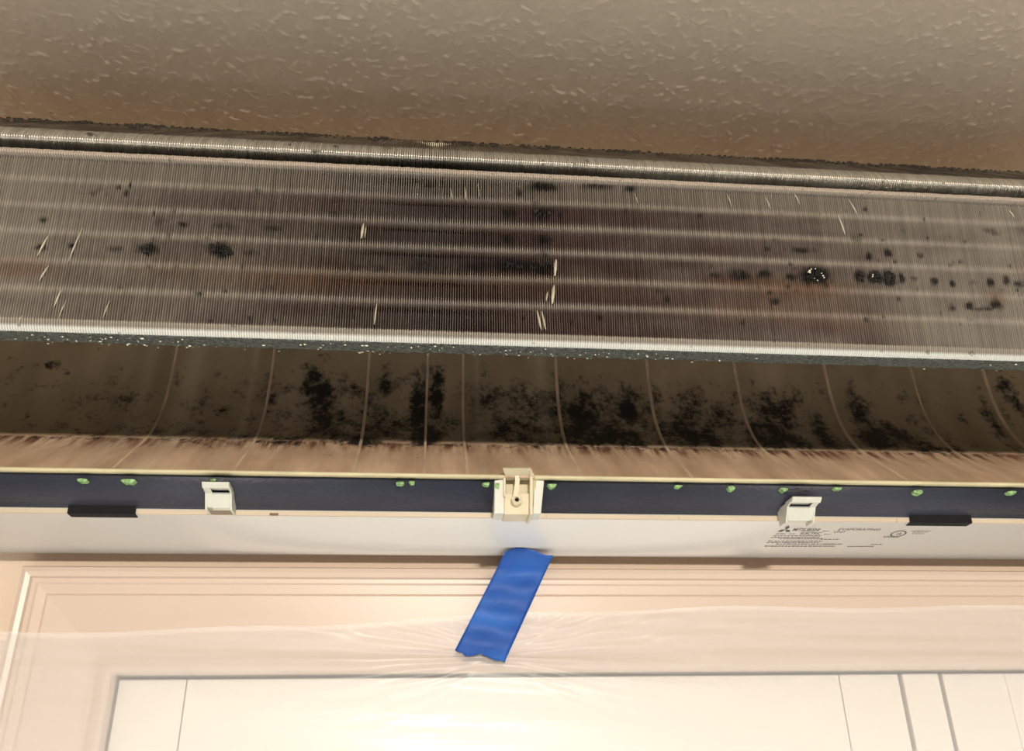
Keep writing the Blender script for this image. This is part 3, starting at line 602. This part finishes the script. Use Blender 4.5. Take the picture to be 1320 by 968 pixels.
# diamonds mark
o3, up = on_und(1011, 684.3)
def rhomb(a0):
    a = Vector((math.cos(a0), math.sin(a0))); l = .0034; h1 = Vector((math.cos(a0+math.radians(30)), math.sin(a0+math.radians(30)))); h2 = Vector((math.cos(a0-math.radians(30)), math.sin(a0-math.radians(30))))
    return [Vector((0, 0)), h1*l, (h1+h2)*l, h2*l]
V = []; Fs = []
for a0 in (90, 210, 330):
    for p in rhomb(math.radians(a0)):
        q = o3+Vector((p.x*1.0, 0, 0))+up*(p.y*1.35+.0025)+Vector((0, 0, -.0002)); V.append(q)
    Fs.append(tuple(range(len(V)-4, len(V))))
link('diamond_mark', mesh('diamond_mark', V, Fs), M['ink'], LABEL)
def dashes(rows, mat, nm='small_print'):
    V = []; Fs = []
    for (pa, pb, py, hp) in rows:
        px = pa
        while px < pb:
            w = R.uniform(1.6, 5); a, up = on_und(px, py); b, _ = on_und(min(px+w, pb), py); h = abs(on_und(px, py-hp)[0].y-a.y); d = Vector((0, 0, -.00016))
            V += [a+d, b+d, b+d+up*h, a+d+up*h]; k = len(V); Fs.append((k-4, k-3, k-2, k-1)); px += w+R.uniform(.5, 1.6)
    o = link(nm, mesh(nm, V, Fs), mat, LABEL); o['kind'] = 'stuff'
dashes([(1000, 1012, 688.2, .8), (1017, 1024, 688.2, .8), (1060, 1068, 684.6, .6), (1062, 1070, 688.6, .6), (997, 1058, 690.8, .8), (994, 1056, 692.8, .8), (1004, 1060, 694.6, .8), (1058, 1082, 695.4, .8), (990, 1060, 697.6, .8), (988, 1056, 699.6, .8), (1000, 1078, 701.4, .8), (1060, 1085, 701.4, .8), (985, 1076, 704.4, 1.2), (1092, 1126, 704.6, .9), (1122, 1136, 701.8, .8), (1139, 1156, 691.6, .7), (1138, 1158, 692.8, .6)], M['ink'])
dashes([(1176, 1196, 686.2, .9), (1175, 1192, 688.2, .9), (1174, 1200, 684.6, .8)], M['inklight'])
# round certification mark
c0, up = on_und(1158, 687.8); V = []; Fs = []
for (rx, cx) in ((.0058, 0),):
    n = 32
    for i in range(n):
        a = i*2*math.pi/n
        for r in (1, .8): V.append(c0+Vector((math.cos(a)*.0062*r, 0, 0))+up*(math.sin(a)*.0062*r)+Vector((0, 0, -.00016)))
    for i in range(n): j = (i+1) % n; Fs.append((2*i, 2*j, 2*j+1, 2*i+1))
link('round_mark', mesh('round_mark', V, Fs), M['ink'], LABEL)
text('UL', 1154.5, 689.2, 6.5, 3.0, M['ink'])

# ------------------------------------------------------------------ blue tape
nu, nv = 14, 60
path = smooth([(-.036, 2.1185), (-.030, 2.1170), (-.024, 2.1120), (-.0235, 2.1050), (-.0225, 2.095), (-.0225, 2.075), (-.0225, 2.06), (-.0225, 2.03)], 2)
PT, stt = resample(path, 400)
def tape_pt(u, v):
    # left and right edges run along two slanted lines
    L0, L1 = (651, 712), (586.5, 838); R0, R1 = (713, 716), (651, 852)
    zz0 = PT[0, 1]; 
    L = L1[0]-L0[0]
    e0 = (L0[0]*(1-v)+L1[0]*v, L0[1]*(1-v)+L1[1]*v); e1 = (R0[0]*(1-v)+R1[0]*v, R0[1]*(1-v)+R1[1]*v)
    px = e0[0]*(1-u)+e1[0]*u; py = e0[1]*(1-u)+e1[1]*u
    return px, py
V = []; Fs = []
for j in range(nv+1):
    for i in range(nu+1):
        u, v = i/nu, j/nv; px, py = tape_pt(u, v)
        if v < .12: py += -7.5*(1-v/.12)*math.sin(math.pi*min(1, u*1.2)**.8)**1 if u < .83 else 0
        if j == nv: py += 2.2*math.sin(u*9)+R.uniform(-1.2, 1.2)+ (2.5 if .2 < u < .5 else 0)
        if v > .9 and j < nv: py += (v-.9)*10*(2.2*math.sin(u*9))*.4
        Y = -.0262-.0018*math.sin(v*23)*(.4+.3*math.sin(u*3)) - .0006*math.sin(u*7+v*5)
        if v < .16: k = 1-v/.16; Y -= .012*k**1.5
        V.append(tuple(aty(px, py, Y)))
for j in range(nv):
    for i in range(nu): a = j*(nu+1)+i; Fs.append((a, a+1, a+nu+2, a+nu+1))
TAPE = link('painters_tape', fix(mesh('painters_tape', V, Fs, True)), M['tape']); m = TAPE.modifiers.new('s', 'SOLIDIFY'); m.thickness = .0002
tag(TAPE, 'torn strip of blue masking tape hanging slanted below the air conditioner', 'tape')

# ------------------------------------------------------------------ clear sheet over the casing and door
nx, nz = 420, 220; V = []; Fs = []
fx0, fx1 = -.62, .95
gx = np.linspace(fx0, fx1, nx); ztl = zat(812, -.022, 60); ztr = zat(772, -.022, 1300); 
xt = float(aty(640, 845, -.02)[0]); zt_ = zat(846, -.02)
for i in range(nx):
    x = gx[i]; k = (x+.3)/.9; zt0 = ztl+(ztr-ztl)*min(max(k, 0), 1)+.003*math.sin(x*9)+.0012*math.sin(x*31)
    if abs(x-.04) < .1: zt0 += .0
    for j in range(nz):
        v = (j/(nz-1))**1.6; z = zt0*(1-v)+1.55*v
        ang = math.atan2(z-zt_, abs(x-xt)+.02)
        d = math.hypot(x-xt, (z-zt_)*3)
        wr = .0016*math.sin(ang*60+math.sin(x*14)*1.5)*math.exp(-((z-2.05)/.035)**2)*min(1, abs(x-xt)/.05)
        wr += .0010*math.sin(z*520+x*22+2*math.sin(x*7))*math.exp(-((z-2.052)/.03)**2)
        wr += .0009*math.sin(z*130+x*5+math.sin(x*4)*2)
        V.append((x, -.0222+wr*.9, z))
for i in range(nx-1):
    for j in range(nz-1): a = i*nz+j; Fs.append((a, a+1, a+nz+1, a+nz))
SH = link('plastic_sheet', mesh('plastic_sheet', V, Fs, True), M['film'])
tag(SH, 'thin clear plastic sheet with fine creases draped over the white door and its casing', 'plastic sheet')
